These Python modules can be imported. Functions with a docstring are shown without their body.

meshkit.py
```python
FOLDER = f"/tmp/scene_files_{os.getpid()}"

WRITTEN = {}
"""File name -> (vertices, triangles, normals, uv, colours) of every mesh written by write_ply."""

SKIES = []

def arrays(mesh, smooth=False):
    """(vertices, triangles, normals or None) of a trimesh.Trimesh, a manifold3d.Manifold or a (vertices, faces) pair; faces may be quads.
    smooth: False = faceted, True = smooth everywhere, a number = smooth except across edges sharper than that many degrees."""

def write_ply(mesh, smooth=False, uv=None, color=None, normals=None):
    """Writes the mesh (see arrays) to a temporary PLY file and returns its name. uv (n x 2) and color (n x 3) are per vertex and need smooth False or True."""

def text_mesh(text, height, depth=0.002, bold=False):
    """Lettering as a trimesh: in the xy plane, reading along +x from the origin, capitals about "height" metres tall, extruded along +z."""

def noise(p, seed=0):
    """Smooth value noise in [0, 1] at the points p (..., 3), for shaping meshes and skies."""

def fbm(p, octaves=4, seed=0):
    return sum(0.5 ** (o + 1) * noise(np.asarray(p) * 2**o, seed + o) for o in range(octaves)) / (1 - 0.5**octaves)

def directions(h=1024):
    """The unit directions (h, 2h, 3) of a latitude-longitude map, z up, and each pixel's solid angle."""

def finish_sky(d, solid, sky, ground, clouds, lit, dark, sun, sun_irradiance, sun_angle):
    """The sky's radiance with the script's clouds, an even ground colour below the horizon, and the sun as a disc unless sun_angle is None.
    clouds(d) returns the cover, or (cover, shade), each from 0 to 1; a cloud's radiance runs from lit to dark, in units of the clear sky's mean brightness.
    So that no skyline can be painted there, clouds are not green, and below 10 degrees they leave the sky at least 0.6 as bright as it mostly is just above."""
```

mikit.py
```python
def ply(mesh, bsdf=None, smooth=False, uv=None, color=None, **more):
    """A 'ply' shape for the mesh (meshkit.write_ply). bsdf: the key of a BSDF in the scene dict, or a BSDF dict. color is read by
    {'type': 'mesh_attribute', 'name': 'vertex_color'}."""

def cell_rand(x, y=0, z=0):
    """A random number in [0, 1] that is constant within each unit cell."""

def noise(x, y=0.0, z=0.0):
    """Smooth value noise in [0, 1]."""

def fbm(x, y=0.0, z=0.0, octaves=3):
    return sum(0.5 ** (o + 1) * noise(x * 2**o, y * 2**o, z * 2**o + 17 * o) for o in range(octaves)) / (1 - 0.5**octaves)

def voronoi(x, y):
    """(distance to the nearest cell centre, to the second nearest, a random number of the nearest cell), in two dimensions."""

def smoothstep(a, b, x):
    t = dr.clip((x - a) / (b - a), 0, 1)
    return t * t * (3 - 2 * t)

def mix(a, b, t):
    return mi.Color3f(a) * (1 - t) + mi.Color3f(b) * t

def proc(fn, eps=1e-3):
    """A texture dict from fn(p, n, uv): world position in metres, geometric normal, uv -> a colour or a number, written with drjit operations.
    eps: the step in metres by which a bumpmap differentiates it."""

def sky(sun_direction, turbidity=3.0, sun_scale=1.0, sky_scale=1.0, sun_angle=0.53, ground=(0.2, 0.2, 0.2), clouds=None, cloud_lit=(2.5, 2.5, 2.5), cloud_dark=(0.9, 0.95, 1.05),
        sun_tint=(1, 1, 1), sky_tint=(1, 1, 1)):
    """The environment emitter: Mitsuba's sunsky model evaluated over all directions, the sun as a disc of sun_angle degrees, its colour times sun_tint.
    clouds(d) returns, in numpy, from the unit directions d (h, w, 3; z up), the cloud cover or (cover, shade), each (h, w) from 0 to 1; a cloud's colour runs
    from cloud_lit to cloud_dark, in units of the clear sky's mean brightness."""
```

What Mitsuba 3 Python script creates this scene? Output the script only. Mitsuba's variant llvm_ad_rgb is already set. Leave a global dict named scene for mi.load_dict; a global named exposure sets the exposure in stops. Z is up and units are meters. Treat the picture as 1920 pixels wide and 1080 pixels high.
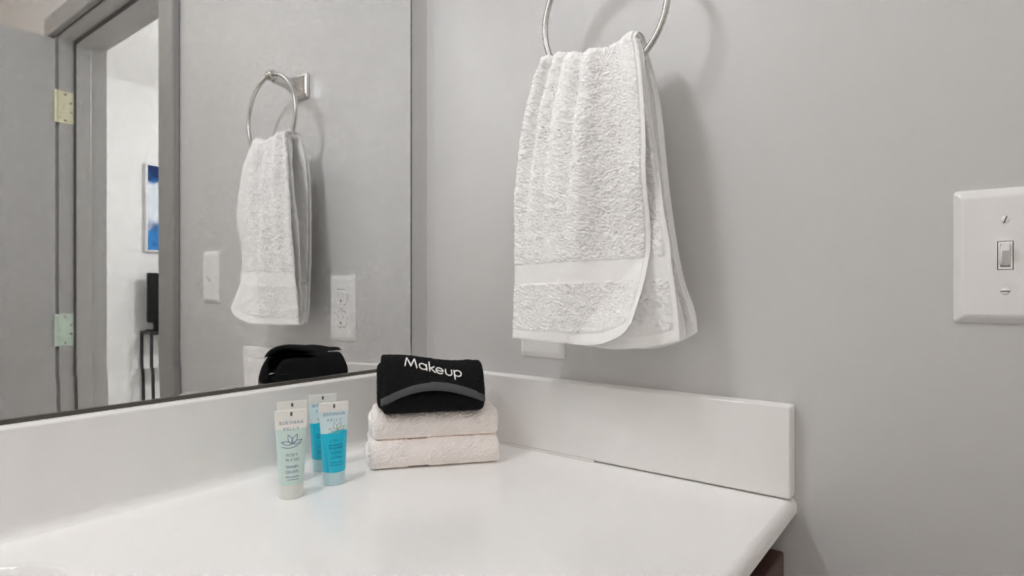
import math
import numpy as np
import trimesh
import mitsuba as mi
import drjit as dr
import manifold3d as m3
from shapely.geometry import LineString, Point, Polygon, box as sbox
from shapely.ops import unary_union
import shapely.affinity as aff
import mikit
import meshkit

T = mi.ScalarTransform4f
scene, labels = {}, {}
ZC = 0.90                      # height of the vanity top above the floor; meshes below are built with the vanity top at z = 0

# ------------------------------------------------------------------ camera, lights, exposure
exposure = 0.42
TH = 0.6494
CAM = np.array([-0.6553, -0.6577, 0.2103 + ZC])
scene['camera'] = {'type': 'perspective', 'fov': 2 * math.degrees(math.atan(960 / 1113.72)), 'fov_axis': 'x', 'near_clip': 0.02, 'far_clip': 50.0,
                   'principal_point_offset_y': -3.3 / 1080,
                   'to_world': T().look_at(CAM.tolist(), (CAM + [math.cos(TH), math.sin(TH), 0]).tolist(), [0, 0, 1])}
VANITY_LAMP = (37.4, 37.9, 39.0)      # radiance of the three globes over the mirror
CEILING_LAMP = (10.2, 10.4, 10.8)     # radiance of the bathroom's ceiling lamp
HALL_LAMP = (52.0, 52.0, 52.6)     # radiance of the pendant globe in the next room
BACK_LAMP = (15.0, 13.4, 12.0)     # radiance of the small ceiling lamp behind the open door


# ------------------------------------------------------------------ materials
def rgb(*c):
    return {'type': 'rgb', 'value': list(c)}


def pb(name, color, rough=0.5, spec=0.5, **kw):
    scene[name] = {'type': 'twosided', 'bsdf': {'type': 'principled', 'base_color': rgb(*color) if isinstance(color, tuple) else color,
                                                'roughness': rough, 'specular': spec, **kw}}
    return name


def bumped(name, color, rough, spec, fn, scale, eps=5e-4, **kw):
    scene[name] = {'type': 'twosided', 'bsdf': {'type': 'bumpmap', 'bump': mikit.proc(fn, eps), 'scale': scale,
                   'nested': {'type': 'principled', 'base_color': rgb(*color) if isinstance(color, tuple) else color, 'roughness': rough, 'specular': spec, **kw}}}
    return name


def orange_peel(p, n, uv):
    return mikit.fbm(p.x * 160, p.y * 160, p.z * 160, 2)


def terry(p, n, uv):
    w = mikit.noise(p.x * 300, p.y * 300, p.z * 300)
    return mikit.noise(p.x * 520 + 3 * w, p.y * 520 - 2 * w, p.z * 900 + 2 * w)


def weave(p, n, uv):
    return 0.5 + 0.5 * dr.sin(p.z * 6000) * dr.sin((p.y + p.x) * 5000)


def art(p, n, uv):
    a = mikit.fbm(p.x * 5 + 3, p.z * 4, 2.0, 4)
    b = mikit.fbm(p.x * 14, p.z * 11 + 5, 7.0, 4)
    h = dr.abs(p.z - (ZC + 0.76)) / 0.3
    k = mikit.smoothstep(0.42, 0.62, h + 0.9 * (a - 0.5) + 0.35 * (b - 0.5))
    blue = mikit.mix((0.01, 0.03, 0.12), (0.04, 0.22, 0.55), mikit.smoothstep(0.35, 0.62, b))
    return mikit.mix((0.72, 0.77, 0.84), blue, k)


def espresso(p, n, uv):
    g = mikit.fbm(p.x * 6, p.y * 90, p.z * 90, 4)
    return mikit.mix((0.035, 0.014, 0.010), (0.075, 0.030, 0.022), g)


pb('m_wall', (0.585, 0.584, 0.581), 0.45, 0.35)
pb('m_wall_plain', (0.80, 0.76, 0.715), 0.6, 0.3)
pb('m_ceiling', (0.80, 0.79, 0.775), 0.8, 0.2)
pb('m_floor', (0.46, 0.44, 0.42), 0.5, 0.3)
pb('m_hall_wall', (0.82, 0.82, 0.81), 0.7, 0.2)
pb('m_hall_floor', (0.50, 0.47, 0.44), 0.5, 0.3)
pb('m_trim', (0.50, 0.495, 0.485), 0.4, 0.4)
pb('m_casing', (0.30, 0.297, 0.29), 0.4, 0.4)
pb('m_door', (0.53, 0.527, 0.52), 0.4, 0.4)
pb('m_seal', (0.10, 0.098, 0.095), 0.7, 0.2)
pb('m_hinge', (0.86, 0.84, 0.60), 0.4, 0.5)
pb('m_hinge_green', (0.70, 0.84, 0.73), 0.4, 0.5)
pb('m_hinge_screw', (0.25, 0.23, 0.18), 0.4, 0.5)
pb('m_marble', (0.825, 0.815, 0.802), 0.16, 0.5)
pb('m_caulk', (0.74, 0.725, 0.70), 0.5, 0.3)
scene['m_mirror'] = {'type': 'conductor', 'material': 'none', 'specular_reflectance': rgb(0.90, 0.905, 0.90)}
pb('m_mirror_edge', (0.05, 0.055, 0.05), 0.3, 0.5)
pb('m_channel', (0.055, 0.050, 0.040), 0.35, 0.5)
scene['m_chrome'] = {'type': 'roughconductor', 'material': 'none', 'alpha': 0.06, 'specular_reflectance': rgb(0.70, 0.69, 0.67)}
pb('m_plate', (0.83, 0.827, 0.82), 0.28, 0.5)
pb('m_device', (0.86, 0.857, 0.85), 0.25, 0.5)
pb('m_dark', (0.02, 0.02, 0.02), 0.5, 0.3)
pb('m_slot', (0.06, 0.06, 0.06), 0.6, 0.2)
bumped('m_terry', (0.92, 0.918, 0.912), 0.95, 0.1, terry, 0.0012, 4e-4, sheen=0.4)
bumped('m_band', (0.87, 0.868, 0.862), 0.85, 0.15, weave, 0.00008, 2e-4)
bumped('m_washcloth', (0.95, 0.895, 0.86), 0.95, 0.1, terry, 0.0010, 4e-4, sheen=0.4)
bumped('m_black_terry', (0.008, 0.008, 0.009), 0.95, 0.08, terry, 0.0018, 4e-4, sheen=0.12)
bumped('m_grey_band', (0.075, 0.077, 0.082), 0.9, 0.1, terry, 0.0004, 4e-4)
pb('m_thread', (0.86, 0.85, 0.83), 0.6, 0.3)
pb('m_tube_white', (0.80, 0.79, 0.75), 0.3, 0.5)
pb('m_tube_clear_blue', (0.62, 0.76, 0.80), 0.25, 0.5)
pb('m_seafoam', (0.56, 0.70, 0.66), 0.25, 0.5)
pb('m_aqua', (0.008, 0.47, 0.655), 0.22, 0.5)
pb('m_cap', (0.70, 0.72, 0.68), 0.35, 0.5)
pb('m_cap_blue', (0.50, 0.69, 0.74), 0.3, 0.5)
pb('m_ink', (0.08, 0.13, 0.22), 0.5, 0.3)
pb('m_ink_teal', (0.01, 0.20, 0.33), 0.5, 0.3)
pb('m_ink_gold', (0.30, 0.34, 0.24), 0.5, 0.3)
pb('m_cabinet', mikit.proc(espresso), 0.35, 0.4)
pb('m_face_frame', (0.075, 0.080, 0.085), 0.5, 0.3)
pb('m_tv', (0.004, 0.004, 0.005), 0.5, 0.2)
pb('m_black_metal', (0.015, 0.015, 0.016), 0.45, 0.4)
pb('m_art', mikit.proc(art), 0.7, 0.2)
pb('m_frame', (0.62, 0.62, 0.62), 0.4, 0.4)
pb('m_lamp_metal', (0.55, 0.54, 0.52), 0.3, 0.5, metallic=1.0)


# ------------------------------------------------------------------ helpers
def add(key, mesh, bsdf, smooth=30, **kw):
    """One entry of the scene, its mesh raised from vanity-top height to the floor's zero."""
    if hasattr(mesh, 'to_mesh'):
        mm = mesh.to_mesh()
        mesh = trimesh.Trimesh(mm.vert_properties[:, :3].astype(float), mm.tri_verts, process=False)
    elif isinstance(mesh, tuple):
        mesh = trimesh.Trimesh(np.asarray(mesh[0], float), np.asarray(mesh[1]), process=False)
    mesh = mesh.copy()
    mesh.vertices = mesh.vertices + [0, 0, ZC]
    scene[key] = mikit.ply(mesh, bsdf, smooth=smooth, **kw)
    return key


def struct(key, mesh, bsdf, label, smooth=False):
    add(key, mesh, bsdf, smooth)
    labels[key] = {'label': label, 'kind': 'structure'}


def tag(key, label, category, group=None):
    labels[key] = {'label': label, 'category': category}
    if group:
        labels[key]['group'] = group


def bx(x0, x1, y0, y1, z0, z1):
    b = trimesh.creation.box((x1 - x0, y1 - y0, z1 - z0))
    b.apply_translation([(x0 + x1) / 2, (y0 + y1) / 2, (z0 + z1) / 2])
    return b


def cat(*m):
    return trimesh.util.concatenate([x if isinstance(x, trimesh.Trimesh) else tri(x) for x in m])


def tri(m):
    mm = m.to_mesh()
    return trimesh.Trimesh(mm.vert_properties[:, :3].astype(float), mm.tri_verts, process=False)


def rbox(x0, x1, y0, y1, z0, z1, r=0.002, seg=12):
    s = m3.Manifold.sphere(r, seg)
    return tri(m3.Manifold.batch_hull([s.translate([x, y, z]) for x in (x0 + r, x1 - r) for y in (y0 + r, y1 - r) for z in (z0 + r, z1 - r)]))


def chamfer(x0, x1, y0, y1, z0, z1, c=0.002):
    c = m3.Manifold.batch_hull([m3.Manifold.cube([x1 - x0 - 2 * a, y1 - y0 - 2 * b, z1 - z0 - 2 * d], True) for a, b, d in ((0, c, c), (c, 0, c), (c, c, 0))])
    return tri(c.translate([(x0 + x1) / 2, (y0 + y1) / 2, (z0 + z1) / 2]))


def tube(pts, r, n=16, closed=False):
    """A round bar along the points; r a number or one per point."""
    pts = np.asarray(pts, float)
    r = np.broadcast_to(r, len(pts))
    d = np.gradient(pts, axis=0) if not closed else np.roll(pts, -1, 0) - np.roll(pts, 1, 0)
    d /= np.linalg.norm(d, axis=1, keepdims=True)
    ref = np.array([0, 0, 1.0]) if abs(d[:, 2]).mean() < 0.8 else np.array([1.0, 0, 0])
    if closed:
        ref = np.linalg.svd(pts - pts.mean(0))[2][2]
    a = np.cross(d, ref)
    a /= np.linalg.norm(a, axis=1, keepdims=True)
    b = np.cross(d, a)
    t = np.linspace(0, 2 * np.pi, n, endpoint=False)
    v = (pts[:, None] + r[:, None, None] * (np.cos(t)[None, :, None] * a[:, None] + np.sin(t)[None, :, None] * b[:, None])).reshape(-1, 3)
    m = len(pts)
    f = []
    for i in range(m if closed else m - 1):
        k = (i + 1) % m
        for j in range(n):
            f.append([i * n + j, i * n + (j + 1) % n, k * n + (j + 1) % n, k * n + j])
    f = np.array(f)
    f = np.vstack([f[:, [0, 2, 1]], f[:, [0, 3, 2]]])
    if not closed:
        v = np.vstack([v, pts[0], pts[-1]])
        e = []
        for j in range(n):
            e += [[m * n, (j + 1) % n, j], [m * n + 1, (m - 1) * n + j, (m - 1) * n + (j + 1) % n]]
        f = np.vstack([f, np.array(e)[:, ::-1]])
    mesh = trimesh.Trimesh(v, f, process=False)
    mesh.fix_normals()
    return mesh


def grid_faces(n, m):
    i, j = np.meshgrid(np.arange(n - 1), np.arange(m - 1), indexing='ij')
    a = i * m + j
    return np.stack([a, a + 1, a + m + 1, a + m], -1).reshape(-1, 4)


def q2t(f):
    return np.vstack([f[:, [0, 1, 2]], f[:, [0, 2, 3]]])


def grid_normals(P):
    n = np.cross(np.gradient(P, axis=1), np.gradient(P, axis=0))
    return n / np.maximum(np.linalg.norm(n, axis=-1, keepdims=True), 1e-12)


def sheet(P, t, disp=None, thin=None):
    """A cloth of thickness t about the grid of points P (rows, columns); returns vertices and the quads of its two faces and rim.
    disp(side): an offset along the outward normal per grid point."""
    n, m = P.shape[:2]
    N = grid_normals(P)
    edge = np.minimum.reduce(np.broadcast_arrays(np.arange(n)[:, None], n - 1 - np.arange(n)[:, None], np.arange(m)[None], m - 1 - np.arange(m)[None]))
    half = t / 2 * np.where(edge == 0, 0.35, np.where(edge == 1, 0.8, 1.0)) * (1.0 if thin is None else thin)
    d0, d1 = (disp(0), disp(1)) if disp else (0, 0)
    A = P + N * (half + d0)[..., None]
    B = P - N * (half + d1)[..., None]
    v = np.vstack([A.reshape(-1, 3), B.reshape(-1, 3)])
    f = grid_faces(n, m)
    k = n * m
    rim = []
    idx = np.arange(k).reshape(n, m)
    loop = np.concatenate([idx[0, :], idx[1:, -1], idx[-1, -2::-1], idx[-2:0:-1, 0]])
    for a, b in zip(loop, np.roll(loop, -1)):
        rim.append([a, b, b + k, a + k])
    return v, f[:, ::-1], f + k, np.array(rim)


def path_mesh(polys, depth):
    polys = getattr(polys, 'geoms', [polys])
    return trimesh.util.concatenate([trimesh.creation.extrude_polygon(g, depth, engine='earcut') for g in polys if g.area > 1e-12])


def strokes(lines, w):
    """Flat lettering from pen strokes: a union of buffered lines."""
    return unary_union([LineString(l).buffer(w / 2, quad_segs=4) for l in lines])


def arc(cx, cy, r, a0, a1, n=16, ry=None):
    t = np.radians(np.linspace(a0, a1, n))
    return list(zip(cx + r * np.cos(t), cy + (ry or r) * np.sin(t)))


def wrap(mesh, fn, size):
    """Bends flat lettering (x along, y up, z out) onto a surface: fn(x, y) -> points, normals."""
    m = mesh.copy()
    v, f = trimesh.remesh.subdivide_to_size(m.vertices, m.faces, size, max_iter=12)
    p, n = fn(v[:, 0], v[:, 1])
    m = trimesh.Trimesh(p + n * v[:, 2:3], f, process=False)
    return m


# ------------------------------------------------------------------ the room
YM = 0.006                      # face of the wall behind the mirror
XL, YB, ZCEIL, ZF = -1.62, -2.60, 1.54, -ZC
WT = 0.143                      # thickness of the wall with the door
DY0, DY1, DZ = -1.73, -0.925, 1.046   # the door opening
HX, HY = 3.0, -3.6

struct('wall_left', bx(XL - 0.1, 0.0, YM, YM + 0.12, ZF, ZCEIL), 'm_wall', 'light grey painted wall that carries the mirror')
struct('wall_right', cat(bx(0, WT, DY1, YM + 0.12, ZF, ZCEIL), bx(0, WT, YB - 0.1, DY0, ZF, ZCEIL), bx(0, WT, DY0, DY1, DZ, ZCEIL)), 'm_wall',
       'light grey painted wall with the towel ring, the outlet and the light switch')
struct('wall_back', bx(XL - 0.1, 0.0, YB - 0.12, YB, ZF, ZCEIL), 'm_wall_plain', 'grey wall behind the open door, opposite the mirror')
struct('wall_front', bx(XL - 0.1, XL, YB, YM, ZF, ZCEIL), 'm_wall_plain', 'grey bathroom wall facing the towel ring')
struct('floor', bx(XL - 0.1, WT, YB - 0.1, YM + 0.12, ZF - 0.08, ZF), 'm_floor', 'bathroom floor')
struct('ceiling', bx(XL - 0.1, WT, YB - 0.1, YM + 0.12, ZCEIL, ZCEIL + 0.08), 'm_ceiling', 'bathroom ceiling')
struct('wall_hall_back', bx(WT, HX, HY - 0.12, HY, ZF, ZCEIL), 'm_hall_wall', 'white wall of the next room with the picture, seen in the mirror through the doorway')
struct('wall_hall_side', bx(HX, HX + 0.1, HY - 0.12, YM + 0.12, ZF, ZCEIL), 'm_hall_wall', 'white far wall of the next room')
struct('wall_hall_front', bx(WT, HX, YM, YM + 0.12, ZF, ZCEIL), 'm_hall_wall', 'white near end wall of the next room')
struct('wall_hall_corner', bx(0, WT, HY - 0.12, YB - 0.1, ZF, ZCEIL), 'm_hall_wall', 'white wall of the next room beside the doorway')
struct('floor_hall', bx(WT, HX + 0.1, HY - 0.12, YM + 0.12, ZF - 0.08, ZF), 'm_hall_floor', 'floor of the next room')
struct('ceiling_hall', bx(WT, HX + 0.1, HY - 0.12, YM + 0.12, ZCEIL, ZCEIL + 0.08), 'm_ceiling', 'ceiling of the next room')
struct('baseboard_hall', bx(WT + 0.002, HX - 0.002, HY, HY + 0.014, ZF, ZF + 0.10), 'm_hall_wall', 'white baseboard of the next room')

# door trim: jamb boards, stops and casing as parts of trim_1
JT = 0.018
struct('trim_1', cat(bx(0, WT, DY1, DY1 + JT, ZF, DZ + JT)), 'm_trim', 'grey door frame seen in the mirror')
# the wall opening is wider than the clear opening by the jamb boards
struct('wall_right', cat(bx(0, WT, DY1 + JT, YM + 0.12, ZF, ZCEIL), bx(0, WT, YB - 0.1, DY0 - JT, ZF, ZCEIL), bx(0, WT, DY0 - JT, DY1 + JT, DZ + JT, ZCEIL)), 'm_wall',
       'light grey painted wall with the towel ring, the outlet and the light switch')
add('trim_1__jamb', bx(0.006, WT, DY0 - JT, DY0, ZF, DZ + JT), 'm_trim', False)
add('trim_1__head_jamb', bx(0.004, WT, DY0, DY1, DZ, DZ + JT), 'm_trim', False)
ST = 0.011
add('trim_1__stop', chamfer(0.051, 0.094, DY0, DY0 + ST, ZF, DZ, 0.002), 'm_trim', False)
add('trim_1__stop_001', chamfer(0.051, 0.094, DY1 - ST, DY1, ZF, DZ, 0.002), 'm_trim', False)
add('trim_1__head_stop', chamfer(0.051, 0.094, DY0 + ST, DY1 - ST, DZ - ST, DZ, 0.002), 'm_trim', False)
for n_, b_ in (('', bx(0.0455, 0.0508, DY0, DY0 + ST * 0.8, ZF, DZ - ST)), ('_001', bx(0.0455, 0.0508, DY1 - ST * 0.8, DY1, ZF, DZ - ST)), ('_002', bx(0.0455, 0.0508, DY0, DY1, DZ - ST * 0.8, DZ))):
    add('trim_1__seal' + n_, b_, 'm_seal', False)
CW, CT = 0.078, 0.018
RV = 0.005


def casing(y0, y1, z0, z1):
    return chamfer(-CT, 0.0, y0, y1, z0, z1, 0.003)


add('trim_1__casing', casing(DY1 + RV, DY1 + RV + CW, ZF, DZ + RV + CW - 0.012), 'm_casing', False)
add('trim_1__casing_001', casing(DY0 - RV - 0.062, DY0 - RV - 0.0475, ZF, DZ + RV), 'm_casing', False)
add('trim_1__head_casing', casing(DY0 - RV - 0.062, DY1 + RV, DZ + RV, DZ + RV + CW - 0.012), 'm_casing', False)

# the door stands open at right angles to its wall, hinged on the far jamb
DD0, DD1 = DY0 - 0.050, DY0 - 0.005
struct('door_1', chamfer(-0.80, -0.002, DD0, DD1, ZF + 0.01, DZ - 0.004, 0.002), 'm_door', 'plain grey bathroom door standing open, seen at the left edge of the mirror')


def hinge(zc, mat, key):
    y = DY0 + 0.0015
    add(key, cat(rbox(-0.0015, 0.0475, DY0 - 0.0005, y, zc - 0.0535, zc + 0.0535, 0.0009, 8), tube([[-0.004, DY0 + 0.002, zc - 0.0535], [-0.004, DY0 + 0.002, zc + 0.0535]], 0.0045, 12)), mat, 30)
    k = 0
    for dx, dz in ((0.022, 0.043), (0.038, 0.017), (0.038, -0.014), (0.022, -0.043)):
        c = m3.Manifold.cylinder(0.001, 0.0036, 0.0032, 12).rotate([-90, 0, 0]).translate([dx, y - 0.0002, zc + dz])
        add(f'{key}__screw' + (f'_{k:03d}' if k else ''), c, 'm_hinge_screw', 30)
        k += 1


hinge(0.8185, 'm_hinge', 'door_1__hinge')
hinge(0.0765, 'm_hinge_green', 'door_1__hinge_001')
labels['door_1__hinge'] = {'label': 'cream yellow hinge leaf near the door top'}
labels['door_1__hinge_001'] = {'label': 'pale green hinge leaf lower on the door jamb'}

# ------------------------------------------------------------------ lamps of the place
VZ = 0.84
add('vanity_light__back_plate', rbox(-1.02, -0.38, YM - 0.020, YM, VZ - 0.045, VZ + 0.045, 0.006), 'm_lamp_metal')
for i, x in enumerate((-0.57, -0.70, -0.83)):
    n = f'_{i:03d}' if i else ''
    add(f'vanity_light__arm{n}', tube([[x, YM - 0.015, VZ], [x, -0.06, VZ], [x, -0.085, VZ + 0.012]], 0.009, 12), 'm_lamp_metal')
    g = trimesh.creation.icosphere(3, 0.036)
    g.apply_translation([x, -0.125, VZ + 0.02])
    add(f'vanity_light__globe{n}', g, 'm_tube_white', True, emitter={'type': 'area', 'radiance': rgb(*VANITY_LAMP)})
tag('vanity_light', 'three-globe metal bath light on the wall above the mirror', 'light fixture')
prof = np.array([[0.0, -0.075], [0.08, -0.070], [0.13, -0.052], [0.155, -0.02], [0.155, 0.0], [0.0, 0.0]])
dome = trimesh.creation.revolve(prof, sections=40)
dome.fix_normals()
dome.apply_translation([-0.85, -1.15, ZCEIL - 0.012])
add('ceiling_light__dome', dome, 'm_tube_white', 40, emitter={'type': 'area', 'radiance': rgb(*CEILING_LAMP)})
add('ceiling_light__base', tri(m3.Manifold.cylinder(0.012, 0.17, 0.17, 40).translate([-0.85, -1.15, ZCEIL - 0.012])), 'm_lamp_metal')
tag('ceiling_light', 'larger frosted dome lamp in the middle of the bathroom ceiling', 'light fixture')
globe2 = trimesh.creation.icosphere(3, 0.13)
globe2.apply_translation([1.5, -1.9, 1.12])
add('pendant_light__globe', globe2, 'm_tube_white', True, emitter={'type': 'area', 'radiance': rgb(*HALL_LAMP)})
add('pendant_light__stem', tri(m3.Manifold.cylinder(ZCEIL - 1.248, 0.008, 0.008, 12).translate([1.5, -1.9, 1.248])), 'm_lamp_metal')
add('pendant_light__canopy', tri(m3.Manifold.cylinder(0.02, 0.06, 0.06, 28).translate([1.5, -1.9, ZCEIL - 0.02])), 'm_lamp_metal')
tag('pendant_light', 'round white pendant globe hanging from the ceiling of the next room', 'light fixture')
dome3 = trimesh.creation.revolve(prof * 0.8, sections=40)
dome3.fix_normals()
dome3.apply_translation([-1.0, -2.2, ZCEIL - 0.012])
add('ceiling_light_001__dome', dome3, 'm_tube_white', 40, emitter={'type': 'area', 'radiance': rgb(*BACK_LAMP)})
add('ceiling_light_001__base', tri(m3.Manifold.cylinder(0.012, 0.136, 0.136, 40).translate([-1.0, -2.2, ZCEIL - 0.012])), 'm_lamp_metal')
tag('ceiling_light_001', 'smaller frosted dome lamp on the bathroom ceiling behind the open door', 'light fixture')

# ------------------------------------------------------------------ mirror
MX0, MX1, MZ0, MZB, MZ1 = -1.38, -0.0395, 0.0985, 0.1305, 0.70
add('mirror__glass', bx(MX0, MX1, 0.0, 0.005, MZB, MZ1), 'm_mirror', False)
bt = math.tan(math.radians(1.48)) * (MZB - MZ0)
bev = np.array([[MX0, 0, MZB], [MX1, 0, MZB], [MX1, -bt, MZ0], [MX0, -bt, MZ0], [MX0, .005, MZB], [MX1, .005, MZB], [MX1, .005, MZ0], [MX0, .005, MZ0]])
bm = trimesh.Trimesh(bev, q2t(np.array([[0, 3, 2, 1], [4, 5, 6, 7], [3, 7, 6, 2], [0, 4, 7, 3], [1, 2, 6, 5]])), process=False)
add('mirror__bevel', bm, 'm_mirror', False)
add('mirror__edge', bx(MX1, MX1 + 0.0014, -0.0006, 0.0055, MZ0, MZ1), 'm_mirror_edge', False)
ch = bx(MX0, MX1 + 0.001, -0.0035, YM, 0.0946, MZ0 + 0.0002)
add('mirror__channel', ch, 'm_channel', False)
tag('mirror', 'large wall mirror above the white backsplash, reflecting the towel and the doorway', 'mirror')
labels['mirror__channel'] = {'label': 'thin dark metal channel under the glass'}

# ------------------------------------------------------------------ vanity top: one cast piece, profile swept along x
HS, TS = 0.0945, 0.0171
YF = -0.5235
pts, zone = [], []


def put(y, z, k):
    pts.append((y, z))
    zone.append(k)


put(YM - 0.0005, HS, 0)
for a in np.radians(np.linspace(90, 180, 7)):
    put(-TS + 0.003 + 0.003 * math.cos(a), HS - 0.003 + 0.003 * math.sin(a), 0)
for z in np.linspace(HS - 0.006, 0.0135, 9):
    put(-TS, z, 0)
CR = 0.011
for a in np.radians(np.linspace(180, 270, 14)[1:]):
    put(-TS - CR - CR * math.cos(a) * 1.0, CR + CR * math.sin(a), 0)
for y in np.linspace(-TS - CR, YF + 0.010, 150)[1:]:
    put(y, 0.0, 1)
for a in np.radians(np.linspace(90, 180, 10)[1:]):
    put(YF + 0.009 + 0.009 * math.cos(a), -0.009 + 0.009 * math.sin(a), 1)
put(YF, -0.0155, 1)
put(YF + 0.002, -0.0175, 1)
put(-0.48, -0.0175, 1)
pts, zone = np.array(pts), np.array(zone)
xs = np.unique(np.concatenate([np.linspace(-1.345, -1.05, 30), np.linspace(-1.05, -0.49, 150), np.linspace(-0.49, -0.0006, 40)]))
VG = np.zeros((len(xs), len(pts), 3))
VG[..., 0] = xs[:, None]
VG[..., 1] = pts[None, :, 0]
VG[..., 2] = pts[None, :, 1]
# the bowl: a rounded rectangle with a soft lip
SX, SY, SA, SB, SR = -0.772, -0.275, 0.270, 0.208, 0.058
qx, qy = np.abs(VG[..., 0] - SX) - (SA - SR), np.abs(VG[..., 1] - SY) - (SB - SR)
sd = np.hypot(np.maximum(qx, 0), np.maximum(qy, 0)) + np.minimum(np.maximum(qx, qy), 0) - SR
u_ = np.clip(-sd / 0.12, 0, 1)
lip = np.clip(-sd / 0.028, 0, 1)
depth = 0.115 * (1 - (1 - u_) ** 2.6) * lip ** 0.8 * (1.4 - 0.4 * lip)
flat = (zone[None, :] == 1) & (VG[..., 2] == 0)
VG[..., 2] -= np.where(flat & (sd < 0), depth, 0)
fq = grid_faces(len(xs), len(pts))
fj = fq % len(pts)
bowl = (sd.ravel()[fq] < 0.004).any(1) & (zone[fj] == 1).all(1) & flat.ravel()[fq].all(1)
splash = (zone[fj] == 0).any(1)
vv = VG.reshape(-1, 3)
for key, sel in (('backsplash', splash), ('counter', ~splash & ~bowl), ('basin', bowl)):
    mm = trimesh.Trimesh(vv, q2t(fq[sel][:, ::-1]), process=False)
    mm.remove_unreferenced_vertices()
    add(f'countertop__{key}', mm, 'm_marble', 40)
tag('countertop', 'glossy white cultured marble vanity top with backsplash under the mirror', 'countertop')
labels['countertop__backsplash'] = {'label': 'white backsplash with coved joint below the mirror'}
labels['countertop__basin'] = {'label': 'soft-edged wash basin at the left'}

# side splash: a separate piece on the towel wall
cove = m3.CrossSection([np.array([(0.0, -0.01)] + [(-TS - CR - CR * math.cos(a) - 0.0006, CR + CR * math.sin(a) + 0.0006) for a in np.radians(np.linspace(180, 270, 14))] + [(-TS - CR, -0.01)])], m3.FillRule.NonZero)
ss_ = m3.Manifold.batch_hull([m3.Manifold.sphere(0.0028, 16).translate([x, y, z]) for x in (-0.0157, -0.0032) for y in (-0.519, -TS - 0.0033) for z in (0.004, HS - 0.0028)])
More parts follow.
